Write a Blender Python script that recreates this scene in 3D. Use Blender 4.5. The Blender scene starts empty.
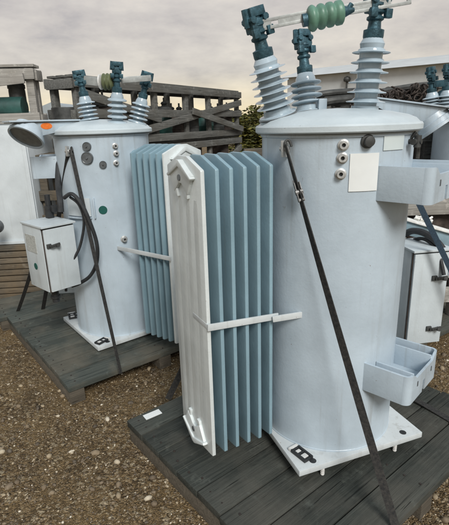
import bpy, bmesh, math, random
from mathutils import Vector, Matrix
random.seed(7)
R_ = math.radians
scene = bpy.context.scene
C = scene.collection
DZ = 0.12                       # deck height of the skids above the gravel; heights below are above the deck
G = Matrix.Translation((0, 0, DZ))
PRE = Matrix()                  # placement of the unit being built

# ------------------------------------------------------------------ camera
F_, CX, CY = 450.0, 224.5, 262.5
def _basis():
    g = Vector((43.5, 1440.5, 450.0)).normalized()
    z = Vector((0, 0, 1)); fw = (z - g * z.dot(g)).normalized()
    rt = g.cross(fw)
    return rt, fw, -g
RT, FW, UP = _basis()
def ray(u, v):
    d = Vector(((u - CX) / F_, (v - CY) / F_, 1.0))
    return Vector((RT.dot(d), FW.dot(d), UP.dot(d)))
EYE = 1.40
def at(u, v, Y):                # point seen at (u, v) at distance Y into the yard
    d = ray(u, v); t = Y / d.y
    return Vector((d.x * t, d.y * t, EYE + d.z * t))
def on(u, v, h):                # point seen at (u, v) on the level h
    d = ray(u, v); t = (h - EYE) / d.z
    return Vector((d.x * t, d.y * t, h))

cam = bpy.data.cameras.new('camera'); co = bpy.data.objects.new('camera', cam); C.objects.link(co)
cam.sensor_fit = 'VERTICAL'; cam.sensor_height = 24; cam.lens = 24 * F_ / 525
cam.clip_start = 0.05; cam.clip_end = 2000
m = Matrix(((RT.x, -RT.y, -RT.z), (FW.x, -FW.y, -FW.z), (UP.x, -UP.y, -UP.z))).to_4x4()
co.matrix_world = Matrix.Translation((0, 0, EYE + DZ)) @ m
scene.camera = co

# ------------------------------------------------------------------ materials
def nodes(name):
    mt = bpy.data.materials.new(name); mt.use_nodes = True
    nt = mt.node_tree; b = nt.nodes['Principled BSDF']
    return mt, nt, b
def N(nt, t, **kw):
    n = nt.nodes.new(t)
    for k, v in kw.items():
        if k in n.inputs: n.inputs[k].default_value = v
        else: setattr(n, k, v)
    return n
def ramp(nt, fac, stops):
    r = nt.nodes.new('ShaderNodeValToRGB'); e = r.color_ramp.elements
    while len(e) < len(stops): e.new(0.5)
    for i, (p, c) in enumerate(stops):
        e[i].position = p; e[i].color = (c[0], c[1], c[2], 1)
    nt.links.new(fac, r.inputs[0]); return r.outputs[0]
def mix(nt, fac, a, b, mode='MIX'):
    n = nt.nodes.new('ShaderNodeMix'); n.data_type = 'RGBA'; n.blend_type = mode
    for s, x in ((0, fac), (6, a), (7, b)):
        if isinstance(x, bpy.types.NodeSocket): nt.links.new(x, n.inputs[s])
        elif s == 0: n.inputs[0].default_value = x
        else: n.inputs[s].default_value = (x[0], x[1], x[2], 1)
    return n.outputs[2]
def coords(nt, scale=(1, 1, 1), kind='Object'):
    t = nt.nodes.new('ShaderNodeTexCoord'); mp = nt.nodes.new('ShaderNodeMapping')
    mp.inputs['Scale'].default_value = scale
    nt.links.new(t.outputs[kind], mp.inputs[0]); return mp.outputs[0]
def noise(nt, vec, scale, detail=4, rough=0.55):
    n = nt.nodes.new('ShaderNodeTexNoise'); n.inputs['Scale'].default_value = scale
    n.inputs['Detail'].default_value = detail; n.inputs['Roughness'].default_value = rough
    nt.links.new(vec, n.inputs['Vector']); return n.outputs[0]
def bump(nt, b, h, strength, dist=0.01):
    n = nt.nodes.new('ShaderNodeBump'); n.inputs['Strength'].default_value = strength
    n.inputs['Distance'].default_value = dist
    nt.links.new(h, n.inputs['Height']); nt.links.new(n.outputs[0], b.inputs['Normal'])

def paint(name, col, rough=0.36, dirt=0.5, dirtcol=(0.20, 0.18, 0.14), streak=True):
    """weathered equipment enamel: blotches, run marks, scuffs, a few rust specks, orange-peel bump"""
    mt, nt, b = nodes(name)
    v = coords(nt); vs = coords(nt, (26, 26, 1.0))
    blot = noise(nt, v, 4.2, 7, 0.62)
    c = mix(nt, ramp(nt, blot, [(0.32, (0, 0, 0)), (0.68, (1, 1, 1))]), [x * 0.88 for x in col], [min(1, x * 1.08) for x in col])
    patchy = noise(nt, coords(nt, (1, 1, .55)), 2.4, 4, 0.6)
    if streak:
        st = noise(nt, vs, 1.0, 5, 0.65)
        f = ramp(nt, st, [(0.53, (0, 0, 0)), (0.74, (dirt * 0.6,) * 3)])
        f = mix(nt, 1.0, f, ramp(nt, patchy, [(0.42, (0.1,) * 3), (0.62, (1, 1, 1))]), 'MULTIPLY')
        c = mix(nt, f, c, dirtcol)
    sc = noise(nt, coords(nt, (1, 1, .45)), 46, 6, 0.75)
    f2 = ramp(nt, sc, [(0.635, (0, 0, 0)), (0.70, (dirt * .75,) * 3)])
    f2 = mix(nt, 1.0, f2, ramp(nt, patchy, [(0.45, (0.12,) * 3), (0.6, (1, 1, 1))]), 'MULTIPLY')
    c = mix(nt, f2, c, dirtcol)
    rs = noise(nt, v, 85, 3, 0.6)
    c = mix(nt, ramp(nt, rs, [(0.735, (0, 0, 0)), (0.755, (dirt * 1.2,) * 3)]), c, (0.16, 0.075, 0.03))
    nt.links.new(c, b.inputs['Base Color'])
    nt.links.new(ramp(nt, blot, [(0.2, (rough - .1,) * 3), (0.8, (rough + .18,) * 3)]), b.inputs['Roughness'])
    ad = nt.nodes.new('ShaderNodeMath'); ad.operation = 'MULTIPLY_ADD'; ad.inputs[1].default_value = 3.0
    nt.links.new(noise(nt, v, 7, 2), ad.inputs[0]); nt.links.new(noise(nt, v, 90, 3), ad.inputs[2])
    bump(nt, b, ad.outputs[0], 0.16, 0.004)
    return mt
def plain(name, col, rough=0.5, metal=0.0, var=0.25, scale=30, bmp=0.15, spec=0.5):
    mt, nt, b = nodes(name)
    v = coords(nt)
    n = noise(nt, v, scale, 5, 0.6)
    c = mix(nt, ramp(nt, n, [(0.3, (0, 0, 0)), (0.7, (1, 1, 1))]), [x * (1 - var) for x in col], [min(1, x * (1 + var)) for x in col])
    nt.links.new(c, b.inputs['Base Color'])
    b.inputs['Roughness'].default_value = rough; b.inputs['Metallic'].default_value = metal
    b.inputs['Specular IOR Level'].default_value = spec
    if bmp: bump(nt, b, noise(nt, v, scale * 2.5, 4), bmp, 0.004)
    return mt
def wood(name, dark, light, patch=None, patchf=0.5, rough=0.8):
    """weathered boards: tone per board, grain along the local X of the object"""
    mt, nt, b = nodes(name)
    v = coords(nt); vg = coords(nt, (2.2, 60, 60)); 
    gi = nt.nodes.new('ShaderNodeNewGeometry')
    isl = gi.outputs['Random Per Island']
    g1 = noise(nt, vg, 1.0, 6, 0.7); g2 = noise(nt, coords(nt, (5, 190, 190)), 1.0, 4, 0.7); gm_ = nt.nodes.new('ShaderNodeMath'); gm_.operation = 'MULTIPLY_ADD'; gm_.inputs[1].default_value = .45
    g3 = nt.nodes.new('ShaderNodeMath'); g3.operation = 'MULTIPLY'; g3.inputs[1].default_value = .55; nt.links.new(g1, g3.inputs[0]); nt.links.new(g2, gm_.inputs[0]); nt.links.new(g3.outputs[0], gm_.inputs[2]); gr = gm_.outputs[0]
    a = mix(nt, ramp(nt, gr, [(0.34, (0, 0, 0)), (0.66, (1, 1, 1))]), dark, light)
    t = nt.nodes.new('ShaderNodeMath'); t.operation = 'MULTIPLY_ADD'; t.inputs[1].default_value = 0.55; t.inputs[2].default_value = 0.72
    nt.links.new(isl, t.inputs[0])
    cmb = nt.nodes.new('ShaderNodeCombineColor')
    for i in range(3): nt.links.new(t.outputs[0], cmb.inputs[i])
    a = mix(nt, 1.0, a, cmb.outputs[0], 'MULTIPLY')
    big = noise(nt, v, 3.0, 5, 0.6)
    if patch:
        a = mix(nt, ramp(nt, big, [(0.45, (0, 0, 0)), (0.68, (patchf,) * 3)]), a, patch)
    crk = noise(nt, coords(nt, (3.5, 85, 85)), 1.3, 3, 0.5)
    a = mix(nt, ramp(nt, crk, [(0.30, (0.8,) * 3), (0.36, (0, 0, 0))]), a, [x * .35 for x in dark])
    sc = noise(nt, v, 14, 5, 0.7)
    a = mix(nt, ramp(nt, sc, [(0.58, (0, 0, 0)), (0.74, (0.5,) * 3)]), a, [min(1, x * 1.7) for x in light])
    nt.links.new(a, b.inputs['Base Color'])
    b.inputs['Roughness'].default_value = rough; b.inputs['Specular IOR Level'].default_value = 0.18
    bump(nt, b, gr, 0.7, 0.006)
    return mt

M = {}
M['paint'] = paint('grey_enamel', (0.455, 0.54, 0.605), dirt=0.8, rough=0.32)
M['paint_shaded'] = paint('grey_enamel_shaded', (0.225, 0.345, 0.405), dirt=0.4)  # tank enamel darkened: the shade between the fins is put into the colour
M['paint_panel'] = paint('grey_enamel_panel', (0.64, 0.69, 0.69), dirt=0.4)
M['lid'] = paint('grey_enamel_lid', (0.53, 0.60, 0.63), dirt=0.6, streak=False)
M['paint_plate'] = paint('grey_enamel_base', (0.56, 0.60, 0.61), dirt=0.9)
M['paint_cab'] = paint('cabinet_enamel', (0.55, 0.61, 0.635), dirt=0.5)
M['white_cab'] = paint('white_enamel', (0.57, 0.62, 0.64), dirt=0.4, rough=0.5)
M['porcelain'] = plain('porcelain_glaze', (0.40, 0.49, 0.55), 0.14, 0, 0.14, 14, 0.03)
M['terminal'] = plain('tarnished_terminal', (0.042, 0.10, 0.128), 0.45, 0.45, 0.45, 45, 0.4)
M['bar'] = plain('dull_aluminium', (0.36, 0.38, 0.37), 0.5, 0.3, 0.25, 25, 0.15)
M['silicone'] = plain('green_silicone', (0.11, 0.225, 0.165), 0.4, 0, 0.25, 20, 0.1)
M['olive'] = plain('olive_silicone', (0.12, 0.14, 0.07), 0.5, 0, 0.3, 20, 0.1)
M['galv'] = plain('galvanised_steel', (0.50, 0.51, 0.50), 0.45, 0.6, 0.25, 50, 0.2)
M['dark_steel'] = plain('dull_steel', (0.20, 0.20, 0.195), 0.45, 0.6, 0.4, 60, 0.3)
M['bolt_white'] = plain('zinc_rod', (0.68, 0.68, 0.66), 0.5, 0.1, 0.2, 60, 0.3)
M['black'] = plain('black_rubber', (0.022, 0.024, 0.026), 0.55, 0, 0.4, 30, 0.2)
M['dial'] = plain('dark_dial', (0.10, 0.11, 0.115), 0.3, 0, 0.3, 25, 0.05)
M['dial_face'] = plain('grey_dial_face', (0.16, 0.18, 0.185), 0.25, 0, 0.2, 25, 0)
M['nail'] = plain('rusty_nail_heads', (0.035, 0.028, 0.024), 0.7, 0.2, 0.5, 90, 0.2)
M['dark_metal'] = plain('dark_metal', (0.05, 0.052, 0.05), 0.6, 0.2, 0.5, 14, 0.3)
M['rust'] = plain('rusted_dark_iron', (0.045, 0.034, 0.028), 0.75, 0.1, 0.6, 18, 0.5)
M['dark_green'] = plain('dark_green_enamel', (0.02, 0.07, 0.062), 0.5, 0, 0.5, 8, 0.2)
M['teal_dot'] = plain('green_vinyl', (0.006, 0.085, 0.07), 0.5, 0, 0.1, 20, 0)
M['orange'] = plain('orange_vinyl', (0.75, 0.17, 0.02), 0.5, 0, 0.2, 60, 0)
M['paper'] = plain('off_white_label', (0.74, 0.77, 0.76), 0.6, 0, 0.05, 8, 0)
M['paper_faint'] = plain('faded_label', (0.58, 0.65, 0.65), 0.5, 0, 0.05, 8, 0)
M['label_grey'] = plain('grey_printed_label', (0.42, 0.44, 0.42), 0.5, 0, 0.5, 180, 0)
M['blue_steel'] = plain('blue_grey_steel', (0.22, 0.32, 0.37), 0.5, 0, 0.25, 10, 0.2)
M['blue_web'] = plain('blue_webbing', (0.022, 0.045, 0.07), 0.8, 0, 0.3, 120, 0.4)
M['white_shed'] = plain('pale_sheet_metal', (0.52, 0.54, 0.54), 0.6, 0, 0.08, 2, 0.02)
M['grey_roof'] = plain('grey_roofing', (0.32, 0.36, 0.38), 0.7, 0, 0.12, 2, 0.02)
M['foam'] = plain('white_foam', (0.75, 0.75, 0.72), 0.8, 0, 0.2, 40, 0.5)
M['deck'] = wood('wet_deck_boards', (0.018, 0.022, 0.020), (0.072, 0.078, 0.068), (0.13, 0.12, 0.10), 0.40, 0.75)
M['deck_green'] = wood('grey_green_deck_boards', (0.028, 0.035, 0.032), (0.098, 0.108, 0.095), (0.19, 0.165, 0.125), 0.45, 0.8)
M['runner'] = wood('brown_skid_timber', (0.055, 0.048, 0.038), (0.155, 0.135, 0.105))
M['crate'] = wood('silvered_crate_boards', (0.24, 0.23, 0.21), (0.46, 0.445, 0.41), (0.17, 0.15, 0.12), 0.4)
M['crate_dark'] = wood('weathered_crate_boards', (0.055, 0.057, 0.053), (0.215, 0.215, 0.20), (0.09, 0.082, 0.068), 0.6)
M['crate_green'] = wood('greenish_crate_boards', (0.06, 0.085, 0.08), (0.16, 0.20, 0.19), (0.08, 0.08, 0.07), 0.5)
M['lumber'] = wood('old_lumber', (0.04, 0.037, 0.031), (0.16, 0.142, 0.112), (0.22, 0.16, 0.095), 0.55)
def leafmat():
    mt, nt, b = nodes('leaves')
    gi = nt.nodes.new('ShaderNodeNewGeometry')
    nt.links.new(ramp(nt, gi.outputs['Random Per Island'], [(0, (0.04, 0.045, 0.012)), (0.5, (0.10, 0.105, 0.022)), (1, (0.21, 0.18, 0.04))]), b.inputs['Base Color'])
    b.inputs['Roughness'].default_value = 0.7
    return mt
M['leaf'] = leafmat()
def strapmat():
    mt, nt, b = nodes('black_webbing')
    v = coords(nt)
    n = noise(nt, v, 90, 3)
    nt.links.new(ramp(nt, n, [(0.3, (0.012, 0.013, 0.014)), (0.75, (0.05, 0.047, 0.042))]), b.inputs['Base Color'])
    b.inputs['Roughness'].default_value = 0.8
    bump(nt, b, noise(nt, v, 260, 2), 0.5, 0.003)
    return mt
M['strap'] = strapmat()
def gravelmat():
    mt, nt, b = nodes('brown_gravel')
    v = coords(nt)
    dn = nt.nodes.new('ShaderNodeTexNoise'); dn.inputs['Scale'].default_value = 45; dn.inputs['Detail'].default_value = 3; nt.links.new(v, dn.inputs['Vector'])
    v0 = v; va = nt.nodes.new('ShaderNodeMix'); va.data_type = 'VECTOR'; va.inputs[0].default_value = 0.022; nt.links.new(v, va.inputs[4]); nt.links.new(dn.outputs['Color'], va.inputs[5]); v = va.outputs[1]
    vo = N(nt, 'ShaderNodeTexVoronoi', Scale=78.0); nt.links.new(v, vo.inputs['Vector'])
    vo2 = N(nt, 'ShaderNodeTexVoronoi', Scale=170.0); nt.links.new(v, vo2.inputs['Vector'])
    sep = nt.nodes.new('ShaderNodeSeparateColor'); nt.links.new(vo.outputs['Color'], sep.inputs[0])
    sep2 = nt.nodes.new('ShaderNodeSeparateColor'); nt.links.new(vo2.outputs['Color'], sep2.inputs[0])
    c1 = ramp(nt, sep.outputs[0], [(0.0, (0.035, 0.025, 0.015)), (0.45, (0.155, 0.103, 0.050)), (0.8, (0.28, 0.195, 0.10)), (0.95, (0.48, 0.40, 0.27))])
    c2 = ramp(nt, sep2.outputs[1], [(0.0, (0.03, 0.021, 0.012)), (0.5, (0.15, 0.10, 0.05)), (0.9, (0.29, 0.205, 0.11)), (0.98, (0.50, 0.43, 0.31))])
    fine = noise(nt, v, 9, 4)
    c = mix(nt, ramp(nt, fine, [(0.4, (0.15,) * 3), (0.62, (0.85,) * 3)]), c1, c2)
    big = noise(nt, v0, 2.6, 6, 0.65)
    c = mix(nt, ramp(nt, big, [(0.44, (0, 0, 0)), (0.66, (0.62,) * 3)]), c, (0.235, 0.160, 0.075))
    damp = noise(nt, v0, 3.7, 5, 0.65)
    c = mix(nt, ramp(nt, damp, [(0.52, (0, 0, 0)), (0.72, (0.55,) * 3)]), c, (0.05, 0.035, 0.021))
    nt.links.new(c, b.inputs['Base Color'])
    b.inputs['Roughness'].default_value = 0.9; b.inputs['Specular IOR Level'].default_value = 0.2
    ad = nt.nodes.new('ShaderNodeMath'); ad.operation = 'ADD'
    nt.links.new(vo.outputs['Distance'], ad.inputs[0]); nt.links.new(vo2.outputs['Distance'], ad.inputs[1])
    inv = nt.nodes.new('ShaderNodeMath'); inv.operation = 'MULTIPLY'; inv.inputs[1].default_value = -1
    nt.links.new(ad.outputs[0], inv.inputs[0])
    bump(nt, b, inv.outputs[0], 0.9, 0.012)
    return mt
M['gravel'] = gravelmat()
def stonemat():
    mt, nt, b = nodes('loose_stones')
    gi = nt.nodes.new('ShaderNodeNewGeometry')
    c = ramp(nt, gi.outputs['Random Per Island'], [(0.0, (0.05, 0.037, 0.024)), (0.4, (0.115, 0.08, 0.045)), (0.70, (0.21, 0.155, 0.09)), (0.90, (0.42, 0.34, 0.22)), (1.0, (0.72, 0.66, 0.54))])
    v = coords(nt); c = mix(nt, 0.22, c, ramp(nt, noise(nt, v, 60, 3), [(0.3, (0.05, 0.04, 0.03)), (0.7, (0.4, 0.34, 0.26))]))
    nt.links.new(c, b.inputs['Base Color']); b.inputs['Roughness'].default_value = 0.75
    return mt
M['stone'] = stonemat()

# ------------------------------------------------------------------ mesh builder
WM = {}                                     # world matrix of each empty
class MB:
    def __init__(s, m=None): s.mi = 0; s.bm = bmesh.new(); s.m = G @ PRE @ m if m is not None else G @ PRE
    def _put(s, vs, T): 
        mm = s.m @ T
        for v in vs: v.co = mm @ v.co
    def box(s, c, size, rot=None, bev=0.0, T=None):
        tmp = bmesh.new(); bmesh.ops.create_cube(tmp, size=1)
        for v in tmp.verts: v.co = Vector((v.co.x * size[0], v.co.y * size[1], v.co.z * size[2]))
        if bev: bmesh.ops.bevel(tmp, geom=tmp.edges[:], offset=bev, segments=2, profile=0.6, affect='EDGES')
        mt = Matrix.Translation(Vector(c)) @ (rot.to_4x4() if rot is not None else Matrix())
        s.merge(tmp, (T or Matrix()) @ mt); return s
    def merge(s, tmp, T):
        mm = s.m @ T; mp = {}
        for v in tmp.verts: mp[v] = s.bm.verts.new(mm @ v.co)
        for f in tmp.faces:
            try: s.bm.faces.new([mp[v] for v in f.verts]).material_index = s.mi
            except ValueError: pass
        tmp.free()
    def lathe(s, prof, p0=(0, 0, 0), ax=(0, 0, 1), seg=24, cap=True, T=None):
        q = Vector((0, 0, 1)).rotation_difference(Vector(ax).normalized()).to_matrix().to_4x4()
        T = (T or Matrix()) @ Matrix.Translation(Vector(p0)) @ q
        tmp = bmesh.new(); rings = []
        for r, z in prof:
            rings.append([tmp.verts.new((max(r, 1e-4) * math.cos(2 * math.pi * i / seg), max(r, 1e-4) * math.sin(2 * math.pi * i / seg), z)) for i in range(seg)])
        for a, b in zip(rings, rings[1:]):
            for i in range(seg): tmp.faces.new((a[i], a[(i + 1) % seg], b[(i + 1) % seg], b[i]))
        if cap:
            tmp.faces.new(rings[0][::-1]); tmp.faces.new(rings[-1])
        s.merge(tmp, T); return s
    def cyl(s, p0, p1, r, r1=None, seg=16):
        p0 = Vector(p0); p1 = Vector(p1); L = (p1 - p0).length
        return s.lathe([(r, 0), (r if r1 is None else r1, L)], p0, p1 - p0, seg)
    def prism(s, poly, th, T=None, bev=0.0):
        """poly in local XY, extruded along +Z by th"""
        tmp = bmesh.new()
        a = [tmp.verts.new((x, y, 0)) for x, y in poly]; b = [tmp.verts.new((x, y, th)) for x, y in poly]
        n = len(poly)
        tmp.faces.new(a[::-1]); tmp.faces.new(b)
        for i in range(n): tmp.faces.new((a[i], a[(i + 1) % n], b[(i + 1) % n], b[i]))
        bmesh.ops.recalc_face_normals(tmp, faces=tmp.faces[:])
        if bev: bmesh.ops.bevel(tmp, geom=tmp.edges[:], offset=bev, segments=2, profile=0.6, affect='EDGES')
        s.merge(tmp, T or Matrix()); return s
    def beam(s, p0, p1, w, h, up=(0, 0, 1), bev=0.002, roll=0.0):
        p0 = Vector(p0); p1 = Vector(p1); x = (p1 - p0); L = x.length; x.normalize()
        y = Vector(up).cross(x)
        if y.length < 1e-3: y = Vector((0, 1, 0)).cross(x)
        y.normalize(); z = x.cross(y)
        rot = Matrix((x, y, z)).transposed()
        if roll: rot = rot @ Matrix.Rotation(roll, 3, 'X')
        return s.box((p0 + p1) / 2, (L, w, h), rot, bev)
    def tube(s, pts, r, seg=10, sub=6):
        P = [Vector(p) for p in pts]; Q = []
        for i in range(len(P) - 1):
            a = P[max(i - 1, 0)]; b = P[i]; c = P[i + 1]; d = P[min(i + 2, len(P) - 1)]
            for k in range(sub):
                t = k / sub
                Q.append(0.5 * ((2 * b) + (c - a) * t + (2 * a - 5 * b + 4 * c - d) * t * t + (3 * b - a - 3 * c + d) * t ** 3))
        Q.append(P[-1])
        tmp = bmesh.new(); rings = []; n = Vector((0.3, 0.2, 0.9))
        for i, q in enumerate(Q):
            tg = (Q[min(i + 1, len(Q) - 1)] - Q[max(i - 1, 0)]).normalized()
            n = (n - tg * n.dot(tg)).normalized(); bb = tg.cross(n)
            rings.append([tmp.verts.new(q + r * (math.cos(2 * math.pi * k / seg) * n + math.sin(2 * math.pi * k / seg) * bb)) for k in range(seg)])
        for a, b in zip(rings, rings[1:]):
            for i in range(seg): tmp.faces.new((a[i], a[(i + 1) % seg], b[(i + 1) % seg], b[i]))
        tmp.faces.new(rings[0][::-1]); tmp.faces.new(rings[-1])
        s.merge(tmp, Matrix()); return s
    def ribbon(s, pts, w, th, side, twist=0.0):
        """flat webbing through pts; side = direction of its width; twist in turns along the length"""
        P = [Vector(p) for p in pts]; n = len(P); tmp = bmesh.new(); rows = []
        for i, q in enumerate(P):
            tg = (P[min(i + 1, n - 1)] - P[max(i - 1, 0)]).normalized()
            y = Vector(side); y = (y - tg * y.dot(tg)).normalized()
            y = Matrix.Rotation(twist * 2 * math.pi * i / max(1, n - 1), 3, tg) @ y
            z = tg.cross(y)
            rows.append([tmp.verts.new(q + y * a * w / 2 + z * b * th / 2) for a, b in ((-1, -1), (1, -1), (1, 1), (-1, 1))])
        for a, b in zip(rows, rows[1:]):
            for i in range(4): tmp.faces.new((a[i], a[(i + 1) % 4], b[(i + 1) % 4], b[i]))
        tmp.faces.new(rows[0][::-1]); tmp.faces.new(rows[-1])
        s.merge(tmp, Matrix()); return s
    def build(s, name, mat, parent=None, smooth=35, origin=None, mat2=None):
        bmesh.ops.recalc_face_normals(s.bm, faces=s.bm.faces[:])
        for f in s.bm.faces: f.smooth = True
        lim = R_(smooth)
        for e in s.bm.edges:
            e.smooth = len(e.link_faces) == 2 and e.calc_face_angle(0) < lim
        me = bpy.data.meshes.new(name); s.bm.to_mesh(me); s.bm.free()
        o = bpy.data.objects.new(name, me); C.objects.link(o)
        me.materials.append(M[mat])
        if mat2: me.materials.append(M[mat2])
        if parent is not None:
            me.transform(WM[parent.name].inverted()); o.parent = parent; WM[o.name] = WM[parent.name]
        elif origin is not None:
            mt = G @ origin if isinstance(origin, Matrix) else Matrix.Translation(origin)
            me.transform(mt.inverted()); o.matrix_world = mt; WM[o.name] = mt
        else: WM[o.name] = Matrix()
        return o
def thing(name, label, cat, mat4, group=None):
    o = bpy.data.objects.new(name, None); C.objects.link(o)
    o.empty_display_size = 0.1
    o.matrix_world = G @ PRE @ mat4; WM[o.name] = G @ PRE @ mat4
    return tag(o, label, cat, group)
def tag(o, label, cat, group=None):
    o['label'] = label; o['category'] = cat
    if group: o['group'] = group
    return o
def TR(x, y, z=0, yaw=0): return Matrix.Translation((x, y, z)) @ Matrix.Rotation(R_(yaw), 4, 'Z')

# ------------------------------------------------------------------ ground
gm = MB(); s = 900
gb = bmesh.new(); vs = [gb.verts.new(p) for p in ((-s, -s, -DZ), (s, -s, -DZ), (s, s, -DZ), (-s, s, -DZ))]; gb.faces.new(vs)
gm.merge(gb, Matrix()); go = gm.build('ground', 'gravel'); go['kind'] = 'structure'

st = MB()
def stone(x, y, r):
    tmp = bmesh.new(); bmesh.ops.create_icosphere(tmp, subdivisions=1, radius=1)
    sx, sy, sz = r * random.uniform(.7, 1.35), r * random.uniform(.6, 1.1), r * random.uniform(.45, .8)
    for v in tmp.verts:
        k = random.uniform(.78, 1.15); v.co = Vector((v.co.x * sx * k, v.co.y * sy * k, v.co.z * sz * k))
    st.merge(tmp, Matrix.Translation((x, y, -DZ + sz * random.uniform(.0, .5))) @ Matrix.Rotation(random.uniform(0, 6.3), 4, 'Z'))
for i in range(15000):
    y = 1.0 + 3.2 * random.random() ** 1.25
    x = random.uniform(-.62 * y - .1, .62 * y + .1)
    r = random.choice((.0028, .003, .0035, .004, .0045, .005, .006, .0075))
    if random.random() < .03: r = random.uniform(.008, .020)
    stone(x, y, r)
so = st.build('loose_stones', 'stone', smooth=60); so['kind'] = 'stuff'

# ------------------------------------------------------------------ skids
def skid(name, label, corner, yaw, L, W, mat, group, n, thick=0.035, right=1):
    """corner = near left corner; boards run along local +X (yaw), stacked along local +Y"""
    T = TR(corner[0], corner[1], 0, yaw)
    o = thing(name, label, 'skid', T @ Matrix.Translation((0, 0, -DZ)), group)
    d = MB(T); bw = W / n
    for i in range(n):
        j = random.uniform(-.008, .008); 
        d.box((L / 2 + j, (i + .5) * bw, -thick / 2 + random.uniform(-.002, .0015)), (L, bw - .006, thick), Matrix.Rotation(random.uniform(-.003, .003), 3, 'Y'), .003)
    d.mi = 1
    for i in range(n):
        for k in range(3):
            for q in (.28, .72):
                x = .05 + k * (L - .10) / 2 + random.uniform(-.012, .012); y = (i + q) * bw + random.uniform(-.006, .006)
                d.lathe([(.0052, -.004), (.0050, .0008), (.002, .0014)], (x, y, .001), (0, 0, 1), 8)
    d.build('deck', mat, o, mat2='nail')
    for k in (0, 1, 2):
        r = MB(T); x = .05 + k * (L - .10) / 2
        r.box((x, W / 2, -thick - .003 - (DZ - thick - .003) / 2), (.085, W - .01, DZ - thick - .003), None, .004)
        ro = r.build('runner', 'runner', o)
    return o
# front skid: left corner A, near corner below the frame
SK1 = (0.238, 0.96)
skid('shipping_skid', 'dark wet plank skid under the nearest regulator, pale paper tag near its corner', (-.507 + 1.186 * .6225, 1.899 - 1.186 * .7826), 38.5, 1.39, 1.19, 'deck', 'plank skids under the regulators', 8)
skid('shipping_skid', 'grey green plank skid under the regulator with the white control cabinet at its side', (-.90, 2.21), 38, 1.27, 1.32, 'deck_green', 'plank skids under the regulators', 8)

# ------------------------------------------------------------------ regulator parts
TZ = 1.385
def ring_fit(mb, T, ang, z, r=.30, s=1.0):
    a = R_(ang); d = Vector((math.cos(a), math.sin(a), 0)); p = d * (r - .004) + Vector((0, 0, z))
    mb.lathe([(.020 * s, 0), (.020 * s, .008), (.014 * s, .010), (.014 * s, .024 * s), (.007 * s, .024 * s), (.007 * s, .012)], p, d, 18)
def bushing(par, base, tip, sc, term_h, label=None, fat=False, sheds=6, clamp=0):
    base = Vector(base); tip = Vector(tip); ax = (tip - base).normalized(); L = (tip - base).length
    b = MB(); prof = [(.070 * sc, -.02), (.070 * sc, .008), (.052 * sc, .012), (.050 * sc, .03)]
    z0 = .03; pitch = (L - z0 - .03) / sheds
    for i in range(sheds):
        z = z0 + i * pitch; R = (.072 if not fat else .073) * sc * (1 - .012 * i)
        if fat:
            prof += [(.038 * sc, z + pitch * .02), (.039 * sc, z + pitch * .30), (R * .94, z + pitch * .34), (R, z + pitch * .46), (R * .97, z + pitch * .62), (R * .80, z + pitch * .76), (.046 * sc, z + pitch * .86)]
        else:
            prof += [(.041 * sc, z), (.042 * sc, z + pitch * .33), (R * .95, z + pitch * .36), (R, z + pitch * .40), (R * .985, z + pitch * .46), (R * .72, z + pitch * .58), (.047 * sc, z + pitch * .72), (.041 * sc, z + pitch * .84)]
    prof += [(.044 * sc, L - .02), (.034 * sc, L - .002), (.030 * sc, L)]
    b.lathe(prof, base, ax, 32)
    o = b.build('bushing', 'porcelain', par, 30)
    if label: o['label'] = label
    t = MB(); k = sc; H = term_h
    pr = [(.034 * k, -.004), (.036 * k, .004), (.036 * k, .026), (.024 * k, .03), (.022 * k, .05)]
    for i in range(3):
        z = .055 + i * (H * .42) / 3; h = H * .42 / 3
        pr += [(.022 * k, z), (.030 * k, z + h * .25), (.030 * k, z + h * .6), (.021 * k, z + h * .85)]
    pr += [(.020 * k, .055 + H * .42), (.020 * k, H)]
    t.lathe(pr, tip, ax, 18)
    q = Vector((0, 0, 1)).rotation_difference(ax).to_matrix() @ Matrix.Rotation(clamp, 3, 'Z')
    top = tip + ax * H
    t.box(top - ax * (.055 * k), (.066 * k, .05 * k, .042 * k), q, .004)
    t.box(top - ax * (.012 * k), (.060 * k, .052 * k, .030 * k), q, .004)
    for s_ in (-1, 1):
        c = top + q @ Vector((s_ * .026 * k, 0, -.035 * k))
        t.cyl(c + q @ Vector((0, -.032 * k, 0)), c + q @ Vector((0, .032 * k, 0)), .012 * k, seg=8)
        t.cyl(c + q @ Vector((s_ * .01 * k, 0, -.02 * k)), c + q @ Vector((s_ * .006 * k, 0, .038 * k)), .013 * k, seg=8)
        t.box(c + q @ Vector((s_ * .004, -.03 * k, -H * .28)), (.026 * k, .018 * k, .03 * k), q, .003)
    gk = MB(); gk.lathe([(.071 * sc, -.004), (.074 * sc, -.002), (.074 * sc, .003), (.071 * sc, .004)], base, ax, 32); gk.build('gasket', 'dial', o)
    t.build('terminal', 'terminal', o)
    return o
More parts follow.
